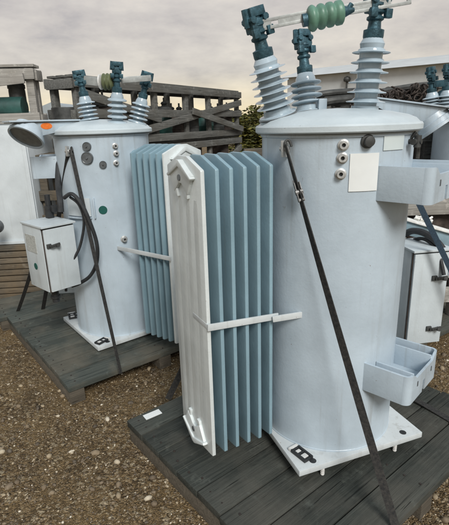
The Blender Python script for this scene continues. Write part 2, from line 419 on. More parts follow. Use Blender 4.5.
def radiator(par, T, n=6, x0=-.645, x1=-.365, w=.160, zb=.07, zt=1.245):
    root = MB(T); root.lathe([(.042, 0), (.042, .42)], (x0 - .004, 0, zt - .035), (1, 0, 0), 20)
    ro = root.build('radiator', 'paint_shaded', par)          # the upper header carries the fins
    hd = MB(T); hd.lathe([(.042, 0), (.042, .42)], (x0 - .004, 0, zb + .045), (1, 0, 0), 20); hd.build('lower_header', 'paint_shaded', ro)
    out = [(-w, zb), (-.055, zb - .02), (.055, zb - .02), (w, zb), (w, zt), (.04, zt + .042), (-.04, zt + .042), (-w, zt)]
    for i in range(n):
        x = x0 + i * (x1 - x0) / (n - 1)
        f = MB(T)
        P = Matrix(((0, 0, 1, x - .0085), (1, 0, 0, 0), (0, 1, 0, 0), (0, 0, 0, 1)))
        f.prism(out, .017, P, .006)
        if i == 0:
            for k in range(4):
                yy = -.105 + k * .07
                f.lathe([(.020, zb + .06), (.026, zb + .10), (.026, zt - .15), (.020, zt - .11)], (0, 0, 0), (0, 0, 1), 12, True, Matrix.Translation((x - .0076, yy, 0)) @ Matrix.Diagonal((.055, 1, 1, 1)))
        f.build('fin', 'paint_panel' if i == 0 else 'paint_shaded', ro, 50)
    for z, sg in ((zt - .035, 1), (zb + .035, -1)):
        c = MB(T)
        P = Matrix(((0, 0, -1, x0 - .0075), (1, 0, 0, 0), (0, sg, 0, z), (0, 0, 0, 1)))
        c.prism([(-.062, -.060), (-.012, -.022), (.012, -.022), (.062, -.060), (.108, .012), (.010, .052), (-.010, .052), (-.108, .012)], .014, P, .004)
        c.prism([(-.116, .004), (-.108, -.004), (0, .040), (.108, -.004), (.116, .004), (.010, .064), (-.010, .064)], .022, P, .004)
        for k in (-1, 1): c.prism([(k * .045 - .012, -.075), (k * .045 + .012, -.075), (k * .052 + .012, -.045), (k * .052 - .012, -.045)], .012, P, .003)
        c.build('header_cap', 'paint_panel', ro)
        h = MB(T); h.lathe([(.012, 0), (.012, .005), (.004, .005)], (x0 - .0205, .002, z - .002 * sg), (-1, 0, 0), 12); h.build('plug', 'dial', ro)
    return ro
def bracket(par, T, th, z0, z1, hw=.125, ro_=.43, pinched=True):
    B = T @ Matrix.Rotation(R_(th), 4, 'Z'); b = MB(B); t = .010; h = z1 - z0
    xin = math.sqrt(.30 ** 2 - hw ** 2) - .012
    rc = .028
    for s_ in (-1, 1):
        b.box(((xin + ro_ - rc + t) / 2, s_ * hw, (z0 + z1) / 2), (ro_ - rc + t - xin, t, h), None, .001)
        arc = [(ro_ - rc + t + (rc) * math.sin(q * math.pi / 16), s_ * (hw + t / 2 - rc + rc * math.cos(q * math.pi / 16))) for q in range(9)]
        arc += [(ro_ - rc + t + (rc - t) * math.sin(q * math.pi / 16), s_ * (hw + t / 2 - rc + (rc - t) * math.cos(q * math.pi / 16))) for q in range(8, -1, -1)]
        b.prism(arc, h, Matrix.Translation((0, 0, z0)))
        b.box(((.285 + ro_) / 2, s_ * (hw - .052), z0 + h * .50), (ro_ - .285, t * .8, h * .88), None, .002)
    P = B @ Matrix(((0, 0, 1, ro_), (1, 0, 0, 0), (0, 1, 0, 0), (0, 0, 0, 1)))
    b2 = MB(P)
    e = hw + t / 2 - rc
    b2.prism([(-e, z0), (-.012, z0), (-.012, z0 + h * .42), (.012, z0 + h * .42), (.012, z0), (e, z0), (e, z1), (e - .012, z1 - .004), (e - .04, z1 - .026), (-e + .04, z1 - .026), (-e + .012, z1 - .004), (-e, z1)], t)
    for f in b2.bm.faces: pass
    b.merge(b2.bm.copy(), b.m.inverted()); b2.bm.free()
    b.box(((.27 + ro_) / 2, 0, z0 + .022), (ro_ - .27, 2 * hw - .01, .006), None)
    o = b.build('mounting_bracket', 'paint', par, 30)
    for s_ in (-1, 1): hl = MB(B); hl.box((ro_ + t + .0008, s_ * .075, z0 + h * .55), (.003, .007, .022), None, .001); hl.build('slot', 'dial', o)
    return o
def lug(par, p, d):
    p = Vector(p); d = Vector(d).normalized(); l = MB(); up = Vector((0, 0, 1)); sd = d.cross(up)
    l.beam(p - d * .03, p + d * .035, .012, .06, bev=.003)
    l.cyl(p + d * .018 - sd * .018, p + d * .018 + sd * .018, .011, seg=10)
    l.build('lifting_lug', 'galv', par)

def regulator(C0, yaw, label, plate_yaw, base_z=.045, stud_to=-.001):
    T = TR(C0[0], C0[1], 0, yaw)
    u = thing('voltage_regulator', label, 'transformer', T, 'regulators standing on skids')
    t = MB(T); t.lathe([(.302, base_z + .028), (.302, base_z + .034), (.300, base_z + .036), (.300, 1.335), (.306, 1.338), (.306, 1.352), (.29, 1.354)], seg=72); t.build('tank', 'paint', u, 30)
    l = MB(T); l.lathe([(.29, 1.350), (.322, 1.351), (.327, 1.356), (.327, 1.374), (.322, 1.381), (.314, 1.383), (.300, 1.397), (.27, 1.409), (.2, 1.424), (.1, 1.436), (0, 1.440)], seg=72); l.build('lid', 'lid', u, 32)
    g = MB(T); g.lathe([(.309, 1.3475), (.317, 1.3475), (.317, 1.3505), (.309, 1.3505)], seg=64); g.build('gasket', 'dial', u)
    PT = TR(C0[0], C0[1], 0, plate_yaw)
    p = MB(PT); p.box((0, 0, base_z + .014), (.635, .635, .028), None, .004); po = p.build('base_plate', 'paint_plate', u)
    for sx in (-1, 1):
        for sy in (-1, 1):
            h = MB(PT); h.lathe([(.015, 0), (.015, .0016), (.004, .0016)], (sx * .235, sy * .285, base_z + .0275), (0, 0, 1), 16); h.build('bolt_hole', 'black', po)
            r = MB(PT); r.cyl((sx * .19, sy * .292, stud_to), (sx * .19, sy * .292, base_z + .002), .0075, seg=10)
            for k in range(5): r.lathe([(.009, 0), (.0095, .002), (.009, .004)], (sx * .19, sy * .292, stud_to + .003 + k * .009), (0, 0, 1), 10)
            r.build('stud', 'bolt_white', po)
    return u, T, PT
def anchor_clip(PT, sx, sy, z, label, rot=0, sc=1.0):
    K = PT @ Matrix.Translation((sx, sy, z)) @ Matrix.Rotation(R_(rot), 4, 'Z') @ Matrix.Diagonal((sc, sc, sc, 1))
    o = thing('anchor_clip', label, 'clamp', K, 'anchor clips on base plate corners')
    a = MB(K)
    for s_ in (-1, 1): a.box((0, s_ * .020, .007), (.085, .010, .014), None, .002)
    for x in (-.038, .005, .038): a.box((x, 0, .006), (.010, .034, .010), None, .001)
    a.box((0, 0, .002), (.08, .034, .004))
    a.build('frame', 'black', o)
    b = MB(K); b.box((-.016, 0, .008), (.022, .026, .005), None, .001); b.box((.021, 0, .007), (.016, .022, .004), None, .001); b.box((.052, 0, .006), (.016, .05, .010), None, .002)
    b.build('insert', 'bolt_white', o)
    return o

# ================================================================== front regulator
C1 = (0.47, 1.905)
K_ = 0.963
PRE = Matrix.Translation((0, 0, EYE)) @ Matrix.Scale(K_, 4) @ Matrix.Translation((0, 0, -EYE)); PRE1 = PRE.copy()
U1, T1, P1 = regulator(C1, 20, 'nearest and largest grey regulator, three tall bushings and a green arrester bar across its lid', 20, base_z=.000, stud_to=-.052)
RT1 = TR(.436, 1.988, 0, 27)
R1 = radiator(U1, RT1)
b = MB(RT1); xe = -math.sqrt(.3 ** 2 - .172 ** 2)
b.beam((-.656, -.171, .665), (-.34, -.171, .640), .008, .027); b.m = G @ PRE; b.beam((.186, 1.652, .640), (.318, 1.660, .655), .008, .0255); b.m = G @ PRE @ RT1
b.box((-.652, -.10, .665), (.006, .14, .022), None, .002)
b.build('brace_bar', 'paint_plate', R1)
bracket(U1, T1, -63, .325, .45, .148, .438); bracket(U1, T1, -63, 1.112, 1.236, .148, .438)
def fitting(par, T, a, z, sc=1.0):
    f = MB(T); ring_fit(f, T, a, z, s=sc); o = f.build('plug_fitting', 'galv', par)
    d = Vector((math.cos(R_(a)), math.sin(R_(a)), 0)); f = MB(T)
    f.lathe([(.0085 * sc, 0), (.0085 * sc, .010), (.002, .010)], d * .300 + Vector((0, 0, z)), d, 12); f.build('core', 'black', o)
for a, z in ((-118.7, 1.312), (-119, 1.268), (-119.6, 1.213)): fitting(U1, T1, a, z)
f = MB(T1); d = Vector((math.cos(R_(-103)), math.sin(R_(-103)), 0))
f.lathe([(.024, 0), (.024, .012), (.018, .016), (.018, .03), (.010, .033)], d * .295 + Vector((0, 0, 1.322)), d, 20); f.build('relief_valve', 'dark_metal', U1)
f = MB(T1); d = Vector((math.cos(R_(-63)), math.sin(R_(-63)), 0)); sd = Vector((-d.y, d.x, 0)); p = d * .296 + Vector((0, 0, 1.312))
f.cyl(p, p + d * .05, .009); f.cyl(p + d * .035 - Vector((0, 0, .02)), p + d * .035 + Vector((0, 0, .022)), .013); f.cyl(p + d * .03 - sd * .03, p + d * .03 + sd * .012, .011)
f.cyl(p + Vector((0, 0, .0)) + sd * .012, p + d * .02 + Vector((0, 0, .034)) + sd * .016, .006)
f.build('drain_valve', 'dark_metal', U1)
def tank_label(T, par, a0, a1, z0, z1, mat, name='label_plate', r=.3015, th=.0022):
    tmp = bmesh.new(); n = 10; rows = []
    for i in range(n + 1):
        a = R_(a0 + (a1 - a0) * i / n)
        rows.append([tmp.verts.new((rr * math.cos(a), rr * math.sin(a), z)) for rr, z in ((r, z0), (r, z1), (r + th, z1), (r + th, z0))])
    for p, q in zip(rows, rows[1:]):
        for k in range(4): tmp.faces.new((p[k], p[(k + 1) % 4], q[(k + 1) % 4], q[k]))
    tmp.faces.new(rows[0][::-1]); tmp.faces.new(rows[-1])
    mb = MB(T); mb.merge(tmp, Matrix()); return mb.build(name, mat, par)
tank_label(T1, U1, -114, -94, 1.150, 1.282, 'paper')
tank_label(T1, U1, -91, -72, 1.288, 1.338, 'paper_faint')
lug(U1, (.247, 1.706, 1.300), (-.75, -.66, 0))
lug(U1, (.33, 2.185, 1.29), (-.45, .9, 0))
lug(U1, (.765, 1.975, 1.29), (.95, .25, 0))
# three bushings and the arrester bar
BL0, BL1 = at(278, 116, 1.86), at(264, 57, 1.83)
BR0, BR1 = at(364, 114, 1.86), at(373, 38, 1.85)
BM0, BM1 = at(308, 113, 2.08), at(305, 73, 2.10)
bushing(U1, BL0, BL1, 1.04, .165, 'left leaning bushing', clamp=.5)
bushing(U1, BR0, BR1, 1.04, .16, 'upright right bushing', clamp=.3)
bushing(U1, BM0, BM1, .94, .17, 'shorter rear bushing', fat=True, sheds=4, clamp=.4)
bx = MB(); q = at(322, 108, 2.03); bx.box(q, (.035, .035, .075), None, .003); bx.build('pad', 'paint', U1)
A0, A1 = at(263, 25, 1.80), at(309, 15.5, 1.79); A2, A3 = at(336, 11.5, 1.81), at(411, -1.5, 1.83)
ar = MB(); ax = (at(343, 12, 1.79) - at(308, 19.5, 1.79)); L = ax.length; p0 = at(308, 19.5, 1.79)
pr = [(.014, -.004), (.030, 0)]
for i in range(4):
    z = i * L / 4; pr += [(.034, z + L * .01), (.040, z + L * .05), (.0435 - .001 * i, z + L * .10), (.0435 - .001 * i, z + L * .145), (.040, z + L * .195), (.034, z + L * .235)]
pr += [(.03, L), (.012, L + .006)]
ar.lathe(pr, p0, ax, 28); aro = ar.build('arrester', 'silicone', U1, 50)
c = MB(); n = ax.normalized(); c.cyl(p0 - n * .02, p0 + n * .004, .022, seg=12); c.build('end_cap', 'terminal', aro)
c = MB(); c.cyl(p0 + n * (L - .004), p0 + n * (L + .04), .022, .007, seg=12)
c.cyl(p0 + n * (L + .005) + Vector((0, 0, -.012)), p0 + n * (L + .03) + Vector((0, 0, .02)), .009, seg=8)
c.build('end_cap', 'terminal', aro)
def slotbar(p, q, w, th, slot0, slot1, par):
    b = MB(); p = Vector(p); q = Vector(q); d = (q - p); L = d.length; d.normalize(); up = Vector((0, 0, 1)); up = (up - d * up.dot(d)).normalized()
    for s_ in (-1, 1): b.beam(p + up * s_ * w * .34, q + up * s_ * w * .34, th, w * .32, bev=.0012)
    xs = [0, slot0[0], slot0[1], slot1[0], slot1[1], L]
    for a, e in ((xs[0], xs[1]), (xs[2], xs[3]), (xs[4], xs[5])):
        if e - a > .002: b.beam(p + d * a, p + d * e, th * .96, w * .38, bev=0)
    return b.build('strap_bar', 'bar', par)
L0 = (A1 - A0).length; slotbar(A0, A1, .036, .006, (.030, .055), (L0, L0), aro)
L1 = (A3 - A2).length; slotbar(A2, A3, .036, .006, (L1 - .075, L1 - .015), (L1, L1), aro)
anchor_clip(P1, -.262, -.24, .0295, 'black framed clip on the base plate corner of the nearest regulator', 105)

PRE = Matrix()
# ================================================================== left regulator
C2 = (-.775, 3.05)
U2, T2, P2 = regulator(C2, 147, 'grey regulator at left with a white control cabinet and orange sticker, smaller bushings', 38, base_z=.013)
R2 = radiator(U2, T2 @ TR(-.045, .0, 0, -4), x1=-.39, zb=.10)
b = MB(T2 @ TR(-.045, .0, 0, -4)); b.box(((-.655 + xe + .03) / 2, .171, .655), (xe + .655 + .05, .008, .026), None, .002); b.build('brace_bar', 'paint_plate', R2)
bracket(U2, T2, 37, 1.09, 1.225); bracket(U2, T2, 37, .31, .435)
w = lambda p: T2.inverted() @ Vector(p)
def polar(u, v, Cc, yaw):
    d = ray(u, v); a = d.x ** 2 + d.y ** 2; bb = -2 * (d.x * Cc[0] + d.y * Cc[1]); cc = Cc[0] ** 2 + Cc[1] ** 2 - .09
    t = (-bb - math.sqrt(max(0, bb * bb - 4 * a * cc))) / 2 / a
    x, y = d.x * t - Cc[0], d.y * t - Cc[1]
    return math.degrees(math.atan2(y, x)) - yaw, EYE + d.z * t
for u_, v_, k_ in ((115, 146, .9), (116, 153.5, .9), (116, 163, .9), (124, 239, 1.1)):
    a, z = polar(u_, v_, C2, 147); fitting(U2, T2, a, z, k_)
for (u_, v_, r_, nm) in ((87, 146.5, .026, 'dial'), (87.5, 158, .036, 'dial'), (103, 164.5, .022, 'relief_valve')):
    a, z = polar(u_, v_, C2, 147); d = Vector((math.cos(R_(a)), math.sin(R_(a)), 0)); f = MB(T2)
    f.lathe([(r_, 0), (r_, .016), (r_ * .9, .020), (r_ * .82, .018), (r_ * .2, .018), (r_ * .15, .026), (.002, .026)], d * .294 + Vector((0, 0, z)), d, 24); f.build(nm, 'dial', U2)
def disc_on(T, par, Cc, yaw, u_, v_, r_, mat):
    a, z = polar(u_, v_, Cc, yaw); d = Vector((math.cos(R_(a)), math.sin(R_(a)), 0)); f = MB(T)
    f.lathe([(r_, 0), (r_, .0045), (.002, .0045)], d * .298 + Vector((0, 0, z)), d, 28); f.build('sticker', mat, par)
disc_on(T2, U2, C2, 147, 103, 210, .026, 'teal_dot')
a0, z1 = polar(68, 197, C2, 147); a1, z0 = polar(92, 216, C2, 147)
np_ = tank_label(T2, U2, a0, a1, z0, z1, 'paint_cab', 'hatch_plate', .304, .006)
a2, _ = polar(94.5, 206, C2, 147)
f = MB(T2)
for aa in (a2,): 
    d = Vector((math.cos(R_(aa)), math.sin(R_(aa)), 0)); f.beam(d * .308 + Vector((0, 0, z0 - .015)), d * .308 + Vector((0, 0, z1)), .008, .012, up=d)
for k in range(6):
    g0, g1 = R_(a0 + (a1 - a0) * k / 6), R_(a0 + (a1 - a0) * (k + 1) / 6)
    f.beam((.312 * math.cos(g0), .312 * math.sin(g0), z0 - .012), (.312 * math.cos(g1), .312 * math.sin(g1), z0 - .012), .016, .008)
f.build('hatch_rim', 'paint', np_)
lug(U2, at(70, 151, 2.79), (-.35, -.94, 0))
lug(U2, at(137, 150, 2.9) + Vector((.0, .1, 0)), (.9, -.3, 0))
# bushings and its arrester
B0 = [(91, 126, 2.98, 84, 96, 2.97), (117.5, 130, 2.90, 117, 92, 2.88), (136, 129, 3.02, 142.5, 98, 3.02)]
tips = []
for i, (a, b_, c_, d_, e_, f_) in enumerate(B0):
    bushing(U2, at(a, b_, c_), at(d_, e_, f_), .83, (.145, .165, .155)[i], ('left leaning bushing', 'tallest middle bushing', 'right leaning bushing')[i], fat=True, sheds=5, clamp=.2)
ar = MB(); p0, p1 = at(103, 82, 2.90), at(114, 81.5, 2.89); ax = p1 - p0; L = ax.length; n = ax.normalized()
pr = [(.02, -.004)]
for i in range(3): pr += [(.034, i * L / 3 + L * .03), (.048, i * L / 3 + L * .12), (.048, i * L / 3 + L * .17), (.036, i * L / 3 + L * .3)]
pr += [(.02, L)]
ar.lathe(pr, p0, ax, 24); ar2 = ar.build('arrester', 'olive', U2, 50)
c = MB(); c.lathe([(.034, 0), (.043, .004), (.043, .012), (.034, .016)], p0 - n * .022, n, 20); c.build('end_cap', 'bolt_white', ar2)
c = MB(); c.beam(at(84, 80, 2.95), at(101.5, 82, 2.91), .008, .05, bev=.002); c.build('strap_bar', 'bar', ar2)
c = MB(); c.beam(at(121, 80, 2.89), at(151, 78, 2.96), .007, .034, bev=.002); c.build('strap_bar', 'bar', ar2)
anchor_clip(P2, -.268, -.262, .0415, 'black and white clip on the near corner of the left base plate', 20, .95)
anchor_clip(P2, -.262, .275, .0415, 'black and white clip on the back left corner of the left base plate', 75, 1.1)

# junction box wedge, position indicator
def junction(par, C0, ang, r0, r1, zt, w_, tilt=0.0, sticker=False, depth=.085, drum_r=.088, swing=0, slant=.10, dl=.07):
    J = TR(C0[0], C0[1], 0, ang) @ Matrix.Translation((r0, 0, zt)) @ Matrix.Rotation(tilt, 4, 'Y')
    L = r1 - r0
    P = J @ Matrix(((1, 0, 0, 0), (0, 0, -1, w_ / 2), (0, 1, 0, 0), (0, 0, 0, 1)))
    b = MB(P); b.prism([(0, -.006), (L, -.006), (L - slant, -depth), (.0, -.040)], w_, None, .003)
    jo = b.build('junction_box', 'paint', par)
    c = MB(J); c.box((L / 2 + .035, 0, 0), (L + .07, w_ + .03, .009), None, .002); c.build('cover', 'paint', jo)
    c = MB(J); c.box((L / 2 + .035, 0, -.0065), (L + .055, w_ + .012, .005)); c.build('gasket', 'dial', jo)
    s0 = Vector((L - slant / 2, 0, -.006 - (depth - .006) / 2)); nrm = Matrix.Rotation(R_(swing), 3, 'Z') @ Vector((depth, 0, -slant)).normalized()
    d = MB(J); s1 = s0 - nrm * .02 + Vector((0, 0, -.012))
    d.lathe([(drum_r * .86, -.002), (drum_r * .90, .03), (drum_r * .97, .034), (drum_r * .97, dl), (drum_r * 1.06, dl + .002), (drum_r * 1.06, dl + .018), (drum_r * .96, dl + .02), (drum_r * .94, dl + .010)], s1, nrm, 40, False)
    do = d.build('position_indicator', 'paint', par, 30)
    e = MB(J); e.lathe([(drum_r * .945, dl + .0095), (drum_r * .5, dl + .0105), (.004, dl + .011)], s1, nrm, 36); e.build('dial_face', 'dial_face', do)
    if sticker is not False:
        o = MB(J); o.lathe([(.019, 0), (.019, .0022), (.002, .0022)], (0, 0, 0), (0, 0, 1), 24, True, Matrix.Translation((L - .135, sticker * (w_ / 2 - .0005), -.030)) @ Matrix.Rotation(R_(-90 * sticker), 4, 'X') @ Matrix.Diagonal((1.75, .95, 1, 1)))
        o.build('sticker', 'orange', jo)
    return jo
junction(U2, C2, 218, .16, .50, 1.437, .13, 0, sticker=1, swing=30, drum_r=.098, dl=.05)

# control cabinets
def cabinet(par, corner, yaw, wd, dp, z0, z1, arm, handle_z, mirror=False, mat='paint_cab', labels=True, kd=1):
    """corner = near bottom corner; door face along local +X, depth along +Y"""
    K = TR(corner[0], corner[1], 0, yaw); h = z1 - z0
    b = MB(K); b.box((wd / 2, dp / 2 + .006, (z0 + z1) / 2), (wd, dp - .012, h), None, .004)
    o = b.build('control_cabinet', mat, par); WM[o.name] = WM[par.name]
    c = MB(K); c.box((wd / 2 + .001, -.006, (z0 + z1) / 2 - .002), (wd - .012, .016, h - .014), None, .004); c.build('door', mat, o)
    c = MB(K); c.box((wd / 2, .0025, (z0 + z1) / 2 - .002), (wd - .004, .004, h - .004)); c.build('door_seal', 'rust', o)
    c = MB(K); c.prism([(-.006, -.022), (wd + .006, -.022), (wd + .006, dp + .004), (-.006, dp + .004)], .012, Matrix.Translation((0, 0, z1 + .0005)), .002); c.build('rain_hood', mat, o)
    hx = .022 if not mirror else wd - .085
    for hz_ in handle_z:
        c = MB(K); c.box((hx + .004, -.018, hz_), (.028, .012, .026), None, .003); c.cyl((hx + .012, -.014, hz_), (hx + .012, -.034, hz_), .009, seg=10)
        c.beam((hx + .012, -.034, hz_), (hx + .066, -.034, hz_ + .006), .010, .016, bev=.003); c.cyl((hx + .05, -.026, hz_ - .002), (hx + .05, -.044, hz_ + .002), .012, seg=8)
        c.build('handle', 'dark_metal', o)
    if labels:
        c = MB(K); c.box((-.001, dp * .62, z0 + h * .72), (.003, dp * .52, h * .27)); c.build('data_label', 'label_grey', o)
        c = MB(K); c.lathe([(.021, 0), (.021, .0025), (.002, .0025)], (.0005, dp * .56, z0 + h * .36), (-1, 0, 0), 24); c.build('sticker', 'teal_dot', o)
    a = MB(); p = K @ Vector((wd * .6, dp + .002, z0 + h * .8)); q = Vector((arm[0], arm[1], p.z))
    a.beam(p, q, .05, .05); p = K @ Vector((wd * .6, dp + .002, z0 + h * .2)); q = Vector((arm[0], arm[1], p.z)); a.beam(p, q, .05, .05)
    a.build('cabinet_arm', 'paint_shaded', o)
    return o, K
cb, K2 = cabinet(U2, (-1.055, 2.545), 47, .205, .25, .445, .842, (-.93, 2.86), (.735,), labels=True)
f = MB(K2); f.cyl((.055, .055, .36), (.055, .055, .448), .022, seg=12); f.cyl((.055, .055, .385), (.055, .055, .40), .03, seg=12); f.build('conduit_fitting', 'black', cb)
# conduit on top of the cabinet and the two hanging hoses
f = MB(K2); f.box((.165, .205, .89), (.040, .045, .085), None, .006); f.cyl((.165, .205, .86), (.165, .205, 1.00), .017, seg=12); f.box((.185, .17, .915), (.045, .04, .04), None, .005); f.build('cable_gland', 'black', cb)
f = MB(); f.tube([at(64, 198, 2.68), at(72, 194, 2.66), at(82, 205, 2.64), at(91, 225, 2.63), at(97, 245, 2.64), at(96.5, 263, 2.66), at(90, 276, 2.69), at(80, 283, 2.72), at(72, 286, 2.74)], .0115); f.build('hose', 'black', U2)
f = MB(); f.tube([at(70, 197, 2.69), at(79, 205, 2.67), at(84, 222, 2.68), at(80, 246, 2.68), at(72, 262, 2.665), at(67, 276, 2.655), at(66, 291, 2.66)], .0085); f.build('hose', 'black', U2)
f = MB(); f.tube([at(60, 150, 2.95), at(58, 180, 2.86), at(60, 200, 2.76), at(61, 212, 2.74)], .019); f.build('hose', 'black', U2)

# ================================================================== third regulator (behind, right) and fourth
C3 = (.83, 2.90)
U3, T3, P3 = regulator(C3, 90, 'regulator standing behind the nearest one, with tilted junction box and handled cabinet at right', 40, base_z=.03)
radiator(U3, T3 @ Matrix.Rotation(R_(200), 4, 'Z'))
junction(U3, C3, -25, .11, .515, 1.512, .14, .17, sticker=False, depth=.125, drum_r=.105, slant=.12, dl=.06)
cb3, K3 = cabinet(U3, (.955, 2.18), 9, .205, .22, .222, .742, (.93, 2.64), (.60, .315), mirror=True, labels=False)
for o_ in cb3.children:
    pass
f = MB(); f.tube([at(402, 236, 2.45), at(412, 231, 2.38), at(424, 233, 2.30), at(436, 241, 2.24), at(446, 254, 2.22), at(458, 275, 2.22)], .018); f.build('hose', 'black', U3)
f = MB(); f.tube([at(404, 246, 2.5), at(414, 240, 2.4), at(424, 239, 2.32), at(434, 246, 2.25), at(440, 258, 2.2), at(444, 275, 2.17)], .010); f.build('hose', 'black', U3)
skid('shipping_skid', 'plank skid under the regulator behind the nearest one, mostly hidden', (.78, 2.30), 34, 1.25, 1.19, 'deck_green', 'plank skids under the regulators', 8)
C4 = (1.98, 3.62)
U4, T4, P4 = regulator(C4, 150, 'regulator at the right edge behind the tilted junction box, dark blue terminals on top', 30, base_z=.03)
radiator(U4, T4 @ Matrix.Rotation(R_(75), 4, 'Z'))
for (a, b_, c_, d_, e_, f_) in ((433, 112, 3.5, 432, 92, 3.5), (446, 112, 3.45, 447, 90, 3.45), (470, 112, 3.8, 474, 92, 3.8)):
    bushing(U4, at(a, b_, c_), at(d_, e_, f_), .95, .17, fat=True, sheds=4, clamp=.8)
f = MB(); f.beam(at(434, 84, 3.48), at(448, 83, 3.43), .02, .045); f.beam(at(440, 96, 3.48), at(447, 92, 3.43), .03, .06); f.build('strap_bar', 'terminal', U4)
skid('shipping_skid', 'plank skid under the regulator at the right edge of the yard', (1.72, 2.95), 34, 1.25, 1.19, 'deck_green', 'plank skids under the regulators', 8)

# ================================================================== straps, tags
def strap(name, label, p, q, w_, side, mat='strap', sag=.01, hook=False, ratchet=None, twist=0.0, n=24):
    p = Vector(p); q = Vector(q); mid = (p + q) / 2
    T = Matrix.Translation(q)
    o = thing(name, label, 'strap', T, 'tie down straps')
    pts = [p.lerp(q, i / n) + Vector((0, 0, -sag * math.sin(math.pi * i / n))) for i in range(n + 1)]
    m_ = MB(); m_.ribbon(pts, w_, .0035, side, twist); m_.build('webbing', mat, o)
    d = (q - p).normalized(); s_ = Vector(side); s_ = (s_ - d * s_.dot(d)).normalized(); nn = d.cross(s_)
    if hook:
        h = MB(); h.tube([p + d * .03, p, p - d * .012 + nn * .006, p - d * .010 + nn * .017, p + d * .012 + nn * .019], .0045); h.build('hook', 'dark_metal', o)
    if ratchet:
        r = MB(); c = p + d * ratchet
        s_, nn = -nn, s_
        for k in (-1, 1): r.beam(c - d * .035 + s_ * k * w_ * .32, c + d * .035 + s_ * k * w_ * .32, .004, .018, up=nn)
        r.cyl(c - s_ * w_ * .45, c + s_ * w_ * .45, .010, seg=10); r.cyl(c + d * .028 - s_ * w_ * .4, c + d * .028 + s_ * w_ * .4, .007, seg=8); r.beam(c - d * .045 + nn * .012, c + d * .025 + nn * .016, w_ * .6, .004, up=nn)
        r.build('ratchet', 'dark_steel', o)
    return o
strap('tie_down_strap', 'long black strap with a ratchet crossing the nearest tank down to the skid edge', PRE1 @ Vector((.232, 1.672, 1.315)), on(398, 529, 0) + Vector((.0, -.005, -.02)), .029, (-.12, 1, .1), hook=True, ratchet=.17, twist=-.23)
strap('tie_down_strap', 'black strap crossing the left tank from its lug down to the skid edge', at(71, 150, 2.765), on(121, 371, 0) + Vector((0, -.01, -.01)), .026, (.7, .7, 0), hook=True, twist=-.08)
strap('tie_down_strap', 'black strap running from the left tank lug down behind the white control cabinet', at(69, 151, 2.765), on(43, 309, 0), .030, (1, .6, 0), hook=False)
strap('tie_down_strap', 'thin black strap slanting to the ground left of the white control cabinet', at(34, 262, 3.02), on(15, 319, -.1), .026, (1, .3, 0))
strap('tie_down_strap', 'short visible strap behind the nearest radiator tied near the paper tag', (.315, 2.215, 1.27), on(168, 399, 0), .034, (1, .2, 0))
strap('tie_down_strap', 'blue strap slanting past the white handle cabinet at the right edge', at(398, 160, 2.14), at(478, 326, 2.08), .027, (1, -.1, .4), mat='blue_web', sag=0)
t_ = thing('loose_strap', 'black strap lying on the deck beneath the lower mounting bracket', 'strap', Matrix.Translation((.98, 1.95, 0)))
m_ = MB(); m_.ribbon([(.84, 2.13, .006), (.90, 2.055, .012), (.945, 2.00, .016), (1.0, 1.92, .010), (1.06, 1.82, .006), (1.09, 1.76, .006)], .034, .004, (.8, .6, 0)); m_.build('webbing', 'strap', t_)
g_ = on(152.5, 414.5, .003); tg = MB(TR(g_.x, g_.y, 0, 35)); tg.box((0, 0, .0035), (.088, .040, .0022), Matrix.Rotation(.03, 3, 'X'))
tag(tg.build('paper_tag', 'paper', origin=TR(g_.x, g_.y, .003, 35)), 'small white paper tag lying on the left corner of the front skid', 'tag')

# ================================================================== background: crates
def crate(name, label, K, L, D, H, mat, posts, rails, braces, group, bw=.09, th=.028, back=True, top_slats=5):
    """K = frame at the near bottom corner, X along the visible face, Y to the back"""
    o = thing(name, label, 'crate', K, group)
    def piece(nm, c, size, rot=None): q = MB(K); q.box(c, size, rot, .003); q.build(nm, mat, o)
    for z in rails:
        piece('rail', (L / 2, -th / 2 - .002, z), (L + .04, th, bw), Matrix.Rotation(random.uniform(-.006, .006), 3, 'Y'))
        if back: piece('rail', (L / 2, D + th / 2 + .002, z), (L + .04, th, bw))
        for x in (-.02, L + .02): piece('end_rail', (x, D / 2, z - .012), (th, D - .01, bw))
    for x in posts:
        piece('post', (x, .035, H / 2), (.065, .06, H - .02), Matrix.Rotation(random.uniform(-.01, .01), 3, 'Y'))
        piece('post', (x, D - .035, H / 2), (.065, .06, H - .02))
    for i, (xa, za, xb, zb_) in enumerate(braces or ()):
        yy = -th * 1.6 - .004 - .002 * i - (th + .002) * (i % 2); q = MB(K)
        q.beam((xa, yy, za), (xb, yy, zb_), th * .9, bw * .95, up=(0, 0, 1), bev=.003); q.build('brace', mat, o)
    if top_slats:
        t = MB(K)
        for k in range(top_slats):
            y = D * (k + .5) / top_slats
            t.box((L / 2, y, H + .012), (L + .03, min(.10, D / top_slats * .7), .022), None, .002)
        t.build('top_board', mat, o)
    return o
def dark_can(name, label, c, r, h, mat, group, lid='dark_metal', ax=(0, 0, 1), knobs=True):
    o = thing(name, label, 'transformer', Matrix.Translation(c), group)
    b = MB(); c = Vector(c)
    b.lathe([(r * .97, 0), (r, .02), (r, h * .3), (r * 1.03, h * .32), (r * 1.03, h * .36), (r, h * .38), (r, h - .03), (r * .96, h)], c, ax, 28); b.build('tank', mat, o)
    if knobs:
        a = Vector(ax).normalized(); sd = a.orthogonal().normalized()
        l = MB(); l.lathe([(r * 1.06, 0), (r * 1.06, .03), (r * .8, .05), (.01, .06)], c + a * (h - .005), a, 28); l.build('lid', lid, o)
        for s_ in (-1, 1):
            k = MB(); k.lathe([(.03, 0), (.045, .02), (.03, .04), (.045, .06), (.03, .08), (.012, .085), (.012, .13)], c + a * (h + .03) + sd * s_ * r * .5, a, 14)
            k.build('bushing', 'dark_metal', o)
    return o
KX, KY, YW = -1.37, 4.593, 62.0
